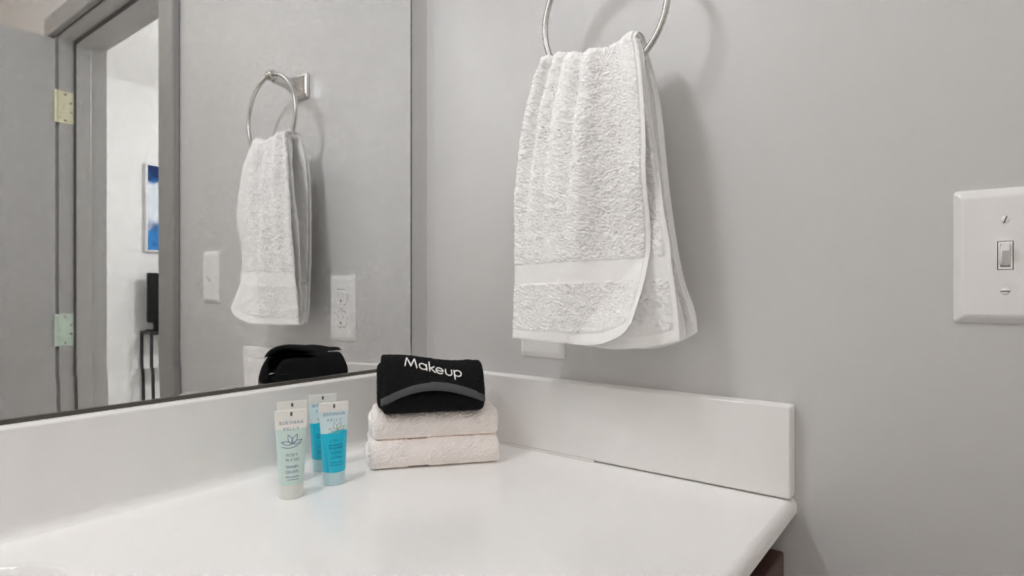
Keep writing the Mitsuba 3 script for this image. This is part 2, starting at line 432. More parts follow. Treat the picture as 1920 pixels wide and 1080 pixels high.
# the panel is coped to the cove of the backsplash
add('side_splash__panel', ss_ - m3.Manifold.extrude(cove, 0.06).rotate([90, 0, 90]).translate([-0.04, 0, 0]), 'm_marble', 40)
cb = np.linspace(-0.30, -TS - 0.012, 40)
cr = 0.0016 + 0.0005 * meshkit.noise(np.stack([cb * 120, cb * 0, cb * 0], 1))
add('side_splash__caulk', tube(np.stack([cb * 0 - 0.0186, cb, cb * 0 + 0.0006], 1), cr, 8), 'm_caulk', 40)
tag('side_splash', 'white side splash panel standing on the vanity top under the hanging towel', 'side splash')
labels['side_splash__caulk'] = {'label': 'thin bead of caulk in the bottom joint'}

# ------------------------------------------------------------------ cabinet under the top
add('vanity_cabinet__body', cat(bx(-1.335, -0.003, -0.496, -0.478, -0.80, -0.0185), bx(-1.335, -1.317, -0.478, -0.004, -0.80, -0.0185),
    bx(-0.021, -0.003, -0.478, -0.004, -0.80, -0.0185), bx(-1.317, -0.021, -0.478, -0.004, -0.80, -0.782)), 'm_face_frame', False)
for i, (x0, x1) in enumerate(((-0.47, -0.0155), (-0.91, -0.485), (-1.325, -0.925))):
    n = f'_{i:03d}' if i else ''
    add(f'vanity_cabinet__drawer_front{n}', rbox(x0, x1, -0.5150, -0.4965, -0.205, -0.0520, 0.0025), 'm_cabinet')
    add(f'vanity_cabinet__door{n}', rbox(x0, x1, -0.5150, -0.4965, -0.78, -0.225, 0.0025), 'm_cabinet')
add('vanity_cabinet__toe_kick', bx(-1.335, -0.020, -0.44, -0.03, ZF, -0.80), 'm_face_frame', False)
tag('vanity_cabinet', 'dark brown vanity cabinet under the white top', 'cabinet')
labels['vanity_cabinet__drawer_front'] = {'label': 'espresso brown drawer front at the right end'}

# ------------------------------------------------------------------ towel ring
RC, RR, RT = np.array([-0.065, -0.336, 0.5205]), 0.0768, 0.0036
t = np.linspace(0, 2 * np.pi, 96, endpoint=False)
add('towel_ring__ring', tube(RC + RR * np.stack([0 * t, np.sin(t), np.cos(t)], 1), RT, 18, True), 'm_chrome', True)


def sqlayer(x, hw, r):
    return [m3.Manifold.sphere(r, 12).translate([x, -0.336 + a, 0.592 + b]) for a in (-hw + r, hw - r) for b in (-hw + r, hw - r)]


base = m3.Manifold.batch_hull(sqlayer(-0.002, 0.0225, 0.002) + sqlayer(-0.006, 0.0225, 0.002))
secs = [(-0.007, 0.0185), (-0.012, 0.0165), (-0.020, 0.0125), (-0.030, 0.0095), (-0.042, 0.0078), (-0.058, 0.0068)]
flare = m3.Manifold()
for (xa, ha), (xb, hb) in zip(secs[:-1], secs[1:]):
    flare += m3.Manifold.batch_hull(sqlayer(xa, ha, 0.003) + sqlayer(xb, hb, 0.003))
add('towel_ring__wall_plate', base, 'm_chrome', 40)
add('towel_ring__post', flare, 'm_chrome', 40)
kp = np.array([[0, -0.009], [0.0066, -0.009], [0.0082, -0.007], [0.0086, 0], [0.0082, 0.007], [0.0066, 0.009], [0, 0.009]])
knob = trimesh.creation.revolve(kp, sections=28)
knob.apply_transform(trimesh.transformations.rotation_matrix(np.pi / 2, [1, 0, 0]))
knob.apply_translation([-0.065, -0.336, 0.5965])
add('towel_ring__knob', knob, 'm_chrome', 40)
tag('towel_ring', 'chrome towel ring with square wall plate holding the hanging white towel', 'towel ring')

# ------------------------------------------------------------------ hanging towel
def lerp(z, zs, vs):
    return np.interp(z, zs, vs)


def spread(z, zs, vs):
    from scipy.interpolate import PchipInterpolator
    return PchipInterpolator(zs, vs)(z)


def hang_layer(front, back, zb_f, zb_b, ztop, rho, ncol, step, seed, folds):
    """A sheet laid over the ring: front(s, z) and back(s, z) give x and y of the two hanging halves."""
    s = np.linspace(0, 1, ncol)
    zt = ztop(s) - rho
    rows = []
    nf = int((zt.mean() - zb_f(s).min()) / step)
    nb = int((zt.mean() - zb_b(s).min()) / step)
    hem = np.linspace(0, 0.014, 12, endpoint=False)
    zb = zb_f(s)
    H = np.concatenate([hem / 0.3, 0.014 / 0.3 + (1 - 0.014 / 0.3) * np.linspace(0, 1, nf)])
    kinds = []
    for h in H:
        z = zb + h * (zt - zb)
        x, y = front(s, z)
        rows.append(np.stack([x, y, z], 1))
    xf, yf = front(s, zt)
    xb, yb = back(s, zt)
    for a in np.linspace(0, np.pi, 14)[1:-1]:
        k = (1 - math.cos(a)) / 2
        rows.append(np.stack([xf * (1 - k) + xb * k, yf * (1 - k) + yb * k, zt + rho * math.sin(a)], 1))
    zb2 = zb_b(s)
    for h in np.linspace(1, 0, nb):
        z = zb2 + h * (zt - zb2)
        x, y = back(s, z)
        rows.append(np.stack([x, y, z], 1))
    P = np.array(rows)
    nrow_f = len(H)
    return P, nrow_f


ZK = [0.14, 0.173, 0.2, 0.262, 0.346, 0.425, 0.47, 0.50]


def yL(z):
    return spread(z, [0.14, 0.241, 0.31, 0.404, 0.455, 0.485, 0.50], [-0.2215, -0.2296, -0.2327, -0.2443, -0.257, -0.2685, -0.272])


def yRa(z):
    return spread(z, [0.14, 0.175, 0.22, 0.262, 0.346, 0.425, 0.465, 0.490, 0.50], [-0.390, -0.3935, -0.3985, -0.4005, -0.4015, -0.395, -0.386, -0.3775, -0.376])


def xfront_a(s, z):
    left = spread(z, [0.14, 0.24, 0.31, 0.40, 0.46, 0.50], [-0.079, -0.084, -0.087, -0.083, -0.077, -0.073])
    right = spread(z, [0.14, 0.175, 0.23, 0.262, 0.346, 0.425, 0.47, 0.50], [-0.089, -0.087, -0.082, -0.080, -0.093, -0.088, -0.077, -0.072])
    mid = spread(z, [0.14, 0.20, 0.30, 0.40, 0.46, 0.50], [-0.089, -0.093, -0.098, -0.096, -0.086, -0.077])
    w = 4 * s * (1 - s)
    sr = s ** np.clip(1 + (0.27 - z) * 22, 1, 3.2)
    q = np.clip((s - 0.55) / 0.45 + (0.252 - z) / 0.10 - 1, 0, 2)          # the lower right corner curls outwards past a slanting crease
    pre = np.exp(-(((s - 0.55) / 0.45 + (0.252 - z) / 0.10 - 0.93) / 0.10) ** 2)
    return (left * (1 - sr) + right * sr) * (1 - w) + mid * w - 0.036 * q ** 1.4 + 0.0014 * pre * np.clip((0.26 - z) / 0.03, 0, 1)


def ridge(s, c, w):
    return np.exp(-((s - c) / w) ** 2)


def folds_a(s, z):
    k = np.clip((z - 0.20) / 0.22, 0, 1) ** 1.1
    top = np.clip((z - 0.35) / 0.13, 0, 1)
    sp = s + 0.05 * (0.42 - z) * (s - 0.5)
    f = 0.0060 * ridge(sp, 0.02, 0.05) - 0.0080 * ridge(sp, 0.105, 0.05) + 0.0040 * ridge(sp, 0.20, 0.045) + 0.0028 * ridge(sp, 0.38, 0.06) - 0.0022 * ridge(sp, 0.285, 0.04)
    f += -0.0055 * ridge(sp, 0.47 + 0.10 * (0.45 - z), 0.05) + 0.0075 * ridge(sp, 0.60 - 0.25 * (0.46 - z), 0.07) - 0.004 * ridge(sp, 0.82, 0.09)
    g = 0.003 * np.sin(z * 95 + 5 * s) * ridge(s, 0.55, 0.2) * top
    low = 0.003 * np.sin(9 * s + 14 * z) * (1 - k)
    crease = 0.010 * np.exp(-((s - 0.46 - (z - 0.15) * 1.5) / 0.10) ** 2) * np.clip((0.25 - z) / 0.08, 0, 1) * 0.35
    hollow = -0.0085 * np.exp(-((s - 0.70 + 0.25 * (z - 0.27)) / 0.10) ** 2 - ((z - 0.275) / 0.06) ** 2) + 0.004 * np.exp(-((s - 0.42) / 0.12) ** 2 - ((z - 0.25) / 0.07) ** 2)
    return 1.25 * f * k + g + low + hollow


def front_a(s, z):
    return xfront_a(s, z) - folds_a(s, z), yL(z) + s * (yRa(z) - yL(z))


def back_a(s, z):      # the half by the wall
    L = spread(z, [0.14, 0.20, 0.33, 0.42, 0.47, 0.50], [-0.278, -0.272, -0.266, -0.262, -0.266, -0.270])
    Rr = spread(z, [0.14, 0.1645, 0.1785, 0.2236, 0.3104, 0.4225, 0.47, 0.50], [-0.4365, -0.4349, -0.4338, -0.4193, -0.4044, -0.3922, -0.383, -0.376])
    x = spread(z, [0.14, 0.25, 0.40, 0.47, 0.50], [-0.034, -0.033, -0.036, -0.047, -0.055])
    return x + 0.004 * np.sin(10 * s + 6 * z) * np.clip((0.46 - z) / 0.1, 0, 1), L + s * (Rr - L)


def front_b(s, z):     # inner front leaf, showing past the right hem
    xa, _ = front_a(np.clip(s, 0, 1), z)
    Rr = spread(z, [0.14, 0.158, 0.185, 0.289, 0.373, 0.453, 0.475, 0.50], [-0.4300, -0.4289, -0.4272, -0.4147, -0.4043, -0.3912, -0.384, -0.374])
    L = yL(z) - 0.004
    flat = spread(z, [0.14, 0.25, 0.40, 0.47, 0.50], [-0.074, -0.077, -0.079, -0.075, -0.070])
    x = np.maximum(flat, xa + 0.0085)
    x = flat + (x - flat) * np.clip((0.9 - s) / 0.2, 0, 1) + 0.0035 * np.sin(14 * s + 5 * z) * np.clip((0.45 - z) / 0.15, 0, 1)
    return np.maximum(x, xa + 0.0075), L + s * (Rr - L)


def back_b(s, z):
    L = spread(z, [0.14, 0.20, 0.33, 0.42, 0.47, 0.50], [-0.262, -0.258, -0.256, -0.258, -0.264, -0.270])
    Rr = spread(z, [0.14, 0.1645, 0.22, 0.31, 0.42, 0.47, 0.50], [-0.4260, -0.4250, -0.4130, -0.3995, -0.389, -0.380, -0.373])
    x = spread(z, [0.14, 0.25, 0.40, 0.47, 0.50], [-0.047, -0.046, -0.047, -0.054, -0.060])
    return x + 0.003 * np.sin(8 * s + 3 * z), L + s * (Rr - L)


def zt_a(s):
    return spread(s, [0, 0.2, 0.5, 0.66, 0.8, 0.92, 1.0], [0.4850, 0.4835, 0.4745, 0.4740, 0.4805, 0.4865, 0.4865])


def zb_a(s):
    return spread(s, [0, 0.3, 0.6, 0.75, 0.88, 0.96, 1.0], [0.1515, 0.1500, 0.1500, 0.1520, 0.159, 0.167, 0.178])


def zb_b(s):
    return spread(s, [0, 0.4, 0.6, 0.8, 1.0], [0.152, 0.148, 0.1455, 0.149, 0.1590])


def zb_back(s):
    return spread(s, [0, 0.3, 0.6, 0.8, 1.0], [0.152, 0.146, 0.1435, 0.150, 0.1655])


def terry_disp(P, seed, amp, mask):
    q = P * 1.0
    w = meshkit.noise(q * 150, seed + 9)[..., None] * np.array([1.3, -1.0, 0.9])
    a = meshkit.noise(q * np.array([600, 640, 610]) + 1.6 * w, seed)
    b = meshkit.noise(q * np.array([950, 980, 940]) + 2 * w[..., ::-1], seed + 3)
    c = meshkit.noise(q * 130, seed + 5)
    return ((a - 0.5) * 1.1 + (b - 0.5) * 0.9 + (c - 0.5) * 0.7) * amp * mask


def build_towel():
    for name, fr, bk, zf, zbk, zt, rho, ncol, step, seed in (
            ('outer_layer', front_a, back_a, zb_a, zb_back, zt_a, 0.0105, 180, 0.0010, 1),
            ('inner_layer', front_b, back_b, zb_b, zb_b, lambda s: zt_a(s) - 0.0065, 0.0055, 110, 0.0016, 2)):
        P, nf = hang_layer(fr, bk, zf, zbk, zt, rho, ncol, step, seed, None)
        P[..., 0] += 0.007 * (meshkit.fbm(np.stack([P[..., 1] * 24, P[..., 2] * 11, 0 * P[..., 2] + seed], -1), 2, seed) - 0.5) * np.clip((0.47 - P[..., 2]) / 0.05, 0, 1) * (P[..., 0] < -0.06)
        n, m = P.shape[:2]
        s = np.linspace(0, 1, m)[None, :] * np.ones((n, 1))
        h = P[..., 2] - np.where(np.arange(n)[:, None] < nf, zf(s), zbk(s))
        hem = (h < 0.0125) | (s > 0.972)
        hb = P[..., 2] - (0.1505 + 0.0035 * s ** 2)
        band = (hb > 0.0665) & (hb < 0.0900) & ~hem & (np.arange(n)[:, None] < nf + 200)
        soft = np.where(hem | band, 0.08, 1.0)
        lift = np.where(band | hem, -0.0008, 0.0)
        d = [terry_disp(P, seed, 0.0019, soft) + lift, terry_disp(P + 7, seed, 0.0010, soft) + lift]
        v, fa, fb, rim = sheet(P, 0.0048 if name == 'outer_layer' else 0.004, lambda k: d[k], np.where(hem & (s > 0.5), 0.6, 1.0))
        hf, bf = hem.ravel(), band.ravel()
        sel_band = bf[(fa[:, 0] % (n * m))]
        sel_hem = hf[(fa[:, 0] % (n * m))] & ~sel_band
        for part, selm, mat in ((name, ~sel_band & ~sel_hem, 'm_terry'), (f'{name}__border_band', sel_band, 'm_band'), (f'{name}__hem', sel_hem, 'm_band')):
            f = np.vstack([fa[selm], fb[selm]] + ([rim] if part.endswith('hem') else []))
            mm = trimesh.Trimesh(v, q2t(f), process=False)
            mm.remove_unreferenced_vertices()
            add(f'hand_towel__{part}', mm, mat, True)
    tag('hand_towel', 'white terry hand towel hanging folded over the chrome ring', 'towel')


build_towel()

# ------------------------------------------------------------------ outlet and light switch
WX = 0.0


def wall_plate(yc, zc, w=0.0703, h=0.1150, t=0.0062):
    """A cover plate with sloping bevelled rim, its face towards -x."""
    b = 0.0075
    r = 0.003
    def ring(x, hw, hh):
        return [m3.Manifold.cylinder(0.0004, r, r, 12, True).rotate([0, 90, 0]).translate([x, yc + a, zc + c]) for a in (-hw + r, hw - r) for c in (-hh + r, hh - r)]
    return m3.Manifold.batch_hull(ring(-0.0004, w / 2, h / 2) + ring(-0.0014, w / 2, h / 2) + ring(-t * 0.82, w / 2 - b * 0.55, h / 2 - b * 0.55) + ring(-t, w / 2 - b, h / 2 - b))


def slot_screw(yc, zc, x, ang, r=0.0034):
    c = m3.Manifold.sphere(r, 20).scale([0.5, 1, 1]).translate([x, yc, zc])
    s = m3.Manifold.cube([0.004, 0.0008, 0.012], True).rotate([ang, 0, 0]).translate([x - 0.0018, yc, zc])
    core = m3.Manifold.cylinder(0.002, r * 0.93, r * 0.93, 16, True).rotate([0, 90, 0]).translate([x - 0.0004, yc, zc])
    return c - s, s ^ core


def build_switch(yc, zc):
    p = wall_plate(yc, zc)
    hole = m3.Manifold.cube([0.03, 0.0105, 0.0243], True).translate([-0.005, yc, zc])
    add('light_switch__plate', p - hole, 'm_plate', 25)
    fr = m3.Manifold.cube([0.0062, 0.0095, 0.0234], True).translate([-0.0035, yc, zc]) - m3.Manifold.cube([0.03, 0.0066, 0.0192], True).translate([-0.005, yc, zc])
    add('light_switch__frame', fr, 'm_device', 25)
    add('light_switch__recess', m3.Manifold.cube([0.0012, 0.0104, 0.0242], True).translate([-0.0008, yc, zc]), 'm_slot', 25)
    def blk(x, zc_, hy, hz):
        return [m3.Manifold.sphere(0.0008, 10).translate([x, yc + a, zc_ + b]) for a in (-hy, hy) for b in (-hz, hz)]
    tg = m3.Manifold.batch_hull(blk(-0.0015, zc - 0.0005, 0.0024, 0.0078) + blk(-0.0060, zc + 0.0005, 0.0024, 0.0072) + blk(-0.0150, zc + 0.0065, 0.0019, 0.0028))
    add('light_switch__toggle', tg, 'm_device', 30)
    for i, (dz, a) in enumerate(((0.03015, 20), (-0.03015, 90))):
        n = '_001' if i else ''
        sc, sl = slot_screw(yc, zc + dz, -0.0058, a)
        add(f'light_switch__screw{n}', sc, 'm_plate', 30)
        add(f'light_switch__screw{n}__slot', sl, 'm_slot', 30)
    tag('light_switch', 'white toggle light switch with cover plate at the right edge of the wall', 'light switch')


build_switch(-0.6508 - 0.0353, 0.2392)


def build_outlet(yc, zc):
    p = wall_plate(yc, zc, 0.0703, 0.1152)
    faces, holes = [], m3.Manifold()
    for dz in (0.0194, -0.0194):
        circ = Point(0, 0).buffer(0.0172, quad_segs=16).intersection(sbox(-0.02, -0.0135, 0.02, 0.0135))
        cs = m3.CrossSection([np.array(circ.exterior.coords)[:-1]], m3.FillRule.NonZero)
        cs2 = cs.offset(0.0006, m3.JoinType.Round)
        holes += m3.Manifold.extrude(cs2, 0.03).rotate([90, 0, 90]).translate([-0.015, yc, zc + dz])
        faces.append((m3.Manifold.extrude(cs, 0.0062).rotate([90, 0, 90]).translate([-0.0072, yc, zc + dz]), dz))
    add('wall_outlet__plate', p - holes, 'm_plate', 25)
    for i, (fc, dz) in enumerate(faces):
        n = '_001' if i else ''
        cut = m3.Manifold()
        z0 = zc + dz
        for a, hgt in ((0.0063, 0.0082), (-0.0063, 0.0066)):
            cut += m3.Manifold.cube([0.006, 0.0014, hgt], True).translate([-0.0072, yc + a, z0 + 0.0035])
        cut += m3.Manifold.cylinder(0.006, 0.0024, 0.0024, 16, True).rotate([0, 90, 0]).translate([-0.0072, yc, z0 - 0.0065])
        add(f'wall_outlet__receptacle{n}', fc - cut, 'm_device', 25)
        add(f'wall_outlet__receptacle{n}__slots', cut.trim_by_plane([1, 0, 0], -0.0062).trim_by_plane([-1, 0, 0], 0.0044), 'm_slot', 25)
    sc, sl = slot_screw(yc, zc, -0.0058, 90)
    add('wall_outlet__screw', sc, 'm_plate', 30)
    add('wall_outlet__screw__slot', sl, 'm_slot', 30)
    tag('wall_outlet', 'white duplex wall outlet above the side splash, half behind the hanging towel', 'outlet')


build_outlet(-0.177 - 0.0351, 0.1780)

# ------------------------------------------------------------------ folded cloths on the vanity top
SO = np.array([-0.2125, -0.1145])
SW = np.array([0.78, -0.63]) / math.hypot(0.78, 0.63)
SD = np.array([-SW[1], SW[0]])


def stack_xyz(w, d, z):
    return np.stack([SO[0] + w * SW[0] + d * SD[0], SO[1] + w * SW[1] + d * SD[1], z], -1)


def cushion(w0, w1, d0, d1, z0, z1, r, step, seed, terry_amp, lump, band=None, fold_front=True):
    """A folded cloth: a slab whose front is one round fold and whose ends show the stacked layers."""
    hz = (z1 - z0) / 2
    nper_s = int((d1 - d0) / step)
    prof_, = [[]]
    th = np.linspace(-np.pi / 2, np.pi / 2, max(16, int(np.pi * hz / step)))
    front = [(d0 + hz * 0.9 - 0.9 * hz * math.cos(a) ** 0.75, z0 + hz + hz * math.sin(a)) for a in th]
    top = [(d, z1) for d in np.linspace(d0 + hz * 0.9, d1 - hz * 0.6, nper_s)[1:]]
    back = [(d1 - hz * 0.6 + hz * 0.6 * math.cos(a) ** 0.8 if math.cos(a) > 0 else d1 - hz * 0.6, z0 + hz + hz * math.sin(a)) for a in np.linspace(np.pi / 2, -np.pi / 2, len(th))][1:]
    bot = [(d, z0) for d in np.linspace(d1 - hz * 0.6, d0 + hz * 0.9, max(4, nper_s // 3))[1:-1]]
    pr = np.array(front + top + back + bot)
    c = pr.mean(0)
    ws = np.linspace(w0, w1, int((w1 - w0) / step))
    # ends close in over r with a rounded shrink of the profile
    rows, wv = [], []
    cap = np.linspace(0, np.pi / 2, 8)[:-1]
    shr = [(w0 + r * (1 - math.sin(a)), 1 - r / hz * (1 - math.cos(a)) * 0 - (1 - math.sin(a)) * 0) for a in cap]
    P = []
    def row(w, inset):
        q = pr.copy()
        q[:, 0] = c[0] + (q[:, 0] - c[0]) * (1 - inset / ((d1 - d0) / 2))
        q[:, 1] = z0 + hz + (q[:, 1] - z0 - hz) * (1 - inset / hz)
        return np.stack([np.full(len(q), w), q[:, 0], q[:, 1]], 1)
    for a in np.linspace(0, np.pi / 2, 7)[:-1]:
        P.append(row(w0 + r * (1 - math.sin(a)), r * (1 - math.cos(np.pi / 2 - a)) if False else r * (1 - math.sin(a))))
    P = []
    for a in np.linspace(np.pi / 2, 0, 7)[:-1]:     # a: pi/2 at the very end
        P.append(row(w0 + r * (1 - math.sin(a)), r * (1 - math.cos(a))))
    for w in np.linspace(w0 + r, w1 - r, len(ws)):
        P.append(row(w, 0))
    for a in np.linspace(0, np.pi / 2, 7)[1:]:
        P.append(row(w1 - r * (1 - math.sin(a)), r * (1 - math.cos(a))))
    P = np.array(P)
    n, m = P.shape[:2]
    N = np.zeros_like(P)
    dP0, dP1 = np.gradient(P, axis=0), (np.roll(P, -1, 1) - np.roll(P, 1, 1))
    N = np.cross(dP0, dP1)
    N /= np.maximum(np.linalg.norm(N, axis=-1, keepdims=True), 1e-12)
    if ((P - [[(w0 + w1) / 2, c[0], z0 + hz]]) * N).sum() < 0:
        N = -N
    under = np.clip((P[..., 2] - z0) / (0.35 * hz), 0, 1)
    disp = (meshkit.fbm(P * np.array([26, 30, 22]), 3, seed) - 0.5) * lump * under + terry_disp(P + seed, seed, terry_amp, 1.0) * (0.3 + 0.7 * under)
    if band is not None:
        bnd = (P[..., 0] > band[0]) & (P[..., 0] < band[1])
        disp = np.where(bnd, disp * 0.45 - 0.0010, disp)
    P = P + N * disp[..., None]
    P[..., 2] = np.maximum(P[..., 2], z0 + 0.0002)
    v = stack_xyz(P[..., 0], P[..., 1], P[..., 2]).reshape(-1, 3)
    i, j = np.meshgrid(np.arange(n - 1), np.arange(m), indexing='ij')
    f = np.stack([i * m + j, i * m + (j + 1) % m, (i + 1) * m + (j + 1) % m, (i + 1) * m + j], -1).reshape(-1, 4)
    v = np.vstack([v, v[:m].mean(0), v[-m:].mean(0)])
    e = np.array([[n * m, (k + 1) % m, k] for k in range(m)] + [[n * m + 1, (n - 1) * m + k, (n - 1) * m + (k + 1) % m] for k in range(m)])
    mesh = trimesh.Trimesh(v, np.vstack([q2t(f), e]), process=False)
    if mesh.volume < 0:
        mesh.invert()
    return mesh


add('folded_washcloth__body', cushion(0.000, 0.1555, 0.000, 0.084, 0.0004, 0.0335, 0.006, 0.0010, 11, 0.0015, 0.0045, (0.046, 0.070)), 'm_washcloth', True)
add('folded_washcloth__under_layer', cushion(-0.003, 0.120, 0.022, 0.088, 0.0004, 0.0165, 0.005, 0.0018, 15, 0.001, 0.003), 'm_washcloth', True)
tag('folded_washcloth', 'cream white folded washcloth lying on the vanity top, lower of the two in the stack', 'washcloth')
add('folded_washcloth_001__body', cushion(0.0055, 0.1545, 0.004, 0.086, 0.0335, 0.0655, 0.006, 0.0010, 12, 0.0015, 0.0050), 'm_washcloth', True)
add('folded_washcloth_001__under_layer', cushion(0.001, 0.130, 0.026, 0.089, 0.0345, 0.0560, 0.005, 0.0018, 16, 0.001, 0.003), 'm_washcloth', True)
tag('folded_washcloth_001', 'cream white folded washcloth between the lower washcloth and the black cloth', 'washcloth')

# the black make-up cloth: a folded core under a flap whose grey hem arches at the front
BW0, BW1 = 0.0155, 0.1365
add('makeup_cloth__core', cushion(BW0 + 0.0005, BW1 - 0.002, -0.0095, 0.075, 0.0662, 0.095, 0.006, 0.0014, 21, 0.0010, 0.004), 'm_black_terry', True)
add('makeup_cloth__under_layer', cushion(BW0 - 0.0045, BW1 - 0.001, 0.012, 0.0835, 0.0662, 0.1185, 0.007, 0.0016, 22, 0.0010, 0.004), 'm_black_terry', True)


def flap_curve(w01):
    """Control points (d, z) of the flap over the core, back to front, for w from 0 to 1."""
    ztop = 0.1275 - 0.0110 * w01 + 0.0015 * np.sin(w01 * 7)
    arch = np.clip(np.sin(np.pi * np.clip((w01 - 0.02) / 0.96, 0, 1)), 0, 1) ** 0.9
    arch = arch * (1.0 + 0.35 * (0.5 - w01))
    zh = 0.0775 + 0.0165 * arch
    out = 0.004 * arch - 0.013 * np.clip((np.abs(w01 - 0.5) - 0.43) / 0.07, 0, 1) ** 2
    zh = zh - 0.002 * np.clip((np.abs(w01 - 0.5) - 0.43) / 0.07, 0, 1)
    P = [(0.089 + 0 * w01, 0.073 + 0 * w01), (0.0905 + 0 * w01, 0.095 + 0 * w01), (0.080 + 0 * w01, ztop - 0.009), (0.060 + 0 * w01, ztop - 0.001), (0.036 + 0 * w01, ztop + 0.0015), (0.0195 + 0 * w01, ztop - 0.003),
         (0.0085 - out * 0.4, ztop - 0.014), (0.0015 - out, 0.5 * (ztop - 0.014) + 0.5 * zh), (-0.0005 - out, zh)]
    return np.array([[np.broadcast_to(a, w01.shape), np.broadcast_to(b, w01.shape)] for a, b in P])   # (k, 2, n)


from scipy.interpolate import CubicSpline
nw, nv = 110, 130
w01 = np.linspace(0, 1, nw)
ctrl = flap_curve(w01)
tt = np.linspace(0, 1, len(ctrl))
curve = CubicSpline(tt, ctrl, axis=0)(np.linspace(0, 1, nv))          # (nv, 2, nw)
# even spacing along the arc
FP = np.zeros((nv, nw, 3))
LEN = np.zeros(nw)
for k in range(nw):
    c_ = curve[:, :, k]
    L_ = np.concatenate([[0], np.cumsum(np.linalg.norm(np.diff(c_, axis=0), axis=1))])
    LEN[k] = L_[-1]
    g = np.linspace(0, L_[-1], nv)
    FP[:, k, 1] = np.interp(g, L_, c_[:, 0])
    FP[:, k, 2] = np.interp(g, L_, c_[:, 1])
FP[..., 1] -= 0.009
FP[..., 0] = BW0 + w01[None] * (BW1 - BW0) + 0.0015 * np.sin(np.linspace(0, 6, nv))[:, None]
FX = stack_xyz(FP[..., 0], FP[..., 1], FP[..., 2])
fromhem = LEN[None, :] * (1 - np.linspace(0, 1, nv))[:, None]
isband = fromhem < 0.0078
FN = grid_normals(FX)
sgn = 1.0 if (FN[nv // 2, nw // 2, 2] > 0) else -1.0
dd = [terry_disp(FX, 31, 0.0013, np.where(isband, 0.25, 1.0)), terry_disp(FX + 3, 32, 0.0008, np.where(isband, 0.25, 1.0))]
v, fa, fb, rim = sheet(FX, 0.0056, lambda k: dd[k])
sel = isband.ravel()[fa[:, 0] % (nv * nw)]
for key, sm, mat in (('makeup_cloth__flap', ~sel, 'm_black_terry'), ('makeup_cloth__flap__grey_hem', sel, 'm_grey_band')):
    f = np.vstack([fa[sm], fb[sm]] + ([rim[(rim[:, 0] // nw >= nv - 4)]] if 'hem' in key else [rim[(rim[:, 0] // nw < nv - 4)]]))
    mm = trimesh.Trimesh(v, q2t(f), process=False)
    mm.remove_unreferenced_vertices()
    add(key, mm, mat, True)

# embroidered word, drawn with a round pen (x height 0.62, stem width w)
pen = []
x = 0.0
pen += [[(0.0, 0), (0.17, 1.0), (0.50, 0.06), (0.83, 1.0), (1.0, 0)]]                      # M
x = 1.22
pen += [arc(x + 0.31, 0.31, 0.31, 0, 360, 28), [(x + 0.62, 0.62), (x + 0.62, 0)]]           # a
x = 2.10
pen += [[(x, 1.05), (x, 0)], [(x + 0.42, 0.62), (x, 0.27)], [(x + 0.12, 0.36), (x + 0.46, 0)]]   # k
x = 2.66
pen += [[(x + 0.02, 0.31), (x + 0.62, 0.31)] + arc(x + 0.31, 0.31, 0.31, 0, 315, 26)]        # e
x = 3.50
pen += [[(x, 0.62), (x, 0.27)] + arc(x + 0.27, 0.27, 0.27, 180, 360, 14) + [(x + 0.54, 0.62)]]    # u
x = 4.26
pen += [[(x, 0.62), (x, -0.36)], arc(x + 0.31, 0.31, 0.31, 0, 360, 28)]                      # p
word = strokes(pen, 0.112)
WS = 0.0135
word = aff.scale(word, WS, WS, origin=(0, 0))
word_mesh = path_mesh(word, 0.0011)
base_up = 0.0265      # baseline, measured along the flap from the hem's mid height


def on_flap(px, py):
    w = np.clip((px - BW0) / (BW1 - BW0), 0, 1)
    iw = w * (nw - 1)
    i0 = np.clip(iw.astype(int), 0, nw - 2)
    fw = (iw - i0)[:, None]
    # distance from the top ridge, the same for all columns
    g = np.linspace(0, 1, nv)
    l = np.interp(w, w01, LEN)
    tv = np.clip(RIDGE_L + (-py), 0, None)
    iv = np.clip(tv / l, 0, 0.999) * (nv - 1)
    j0 = iv.astype(int)
    fv = (iv - j0)[:, None]
    def S(A):
        return (A[j0, i0] * (1 - fv) + A[j0 + 1, i0] * fv) * (1 - fw) + (A[j0, i0 + 1] * (1 - fv) + A[j0 + 1, i0 + 1] * fv) * fw
    n = S(FN) * sgn
    return S(FX) + n * 0.0030, n / np.linalg.norm(n, axis=1, keepdims=True)


k0 = nw // 2
ridge_row = int(np.argmin(np.abs(FP[:, k0, 1] - 0.0115)))
RIDGE_L = LEN[k0] * ridge_row / (nv - 1)
wm = word_mesh.copy()
wm.vertices = wm.vertices + [0, 0, 0]
wm.vertices[:, 0] += 0.0430
wm.vertices[:, 1] += -0.0135
add('makeup_cloth__flap__lettering', wrap(wm, on_flap, 0.0016), 'm_thread', False)
tag('makeup_cloth', 'black folded cloth with grey hem and white embroidered word on top of the washcloth stack', 'washcloth')
labels['makeup_cloth__flap__grey_hem'] = {'label': 'arched grey hem along the front'}
labels['makeup_cloth__flap__lettering'] = {'label': 'white embroidered lettering'}

# ------------------------------------------------------------------ amenity tubes
TH_ = 0.088           # height
TZ0, TR = 0.0148, 0.0122
TWT = 0.0158          # half width at the crimp


def tube_section(z):
    """Half width, half thickness at height z."""
    k = np.clip((z - TZ0) / (0.0785 - TZ0), 0, 1)
    return TR + (TWT - TR) * k ** 1.1, np.maximum(TR * (1 - k ** 1.35), 0.0008)


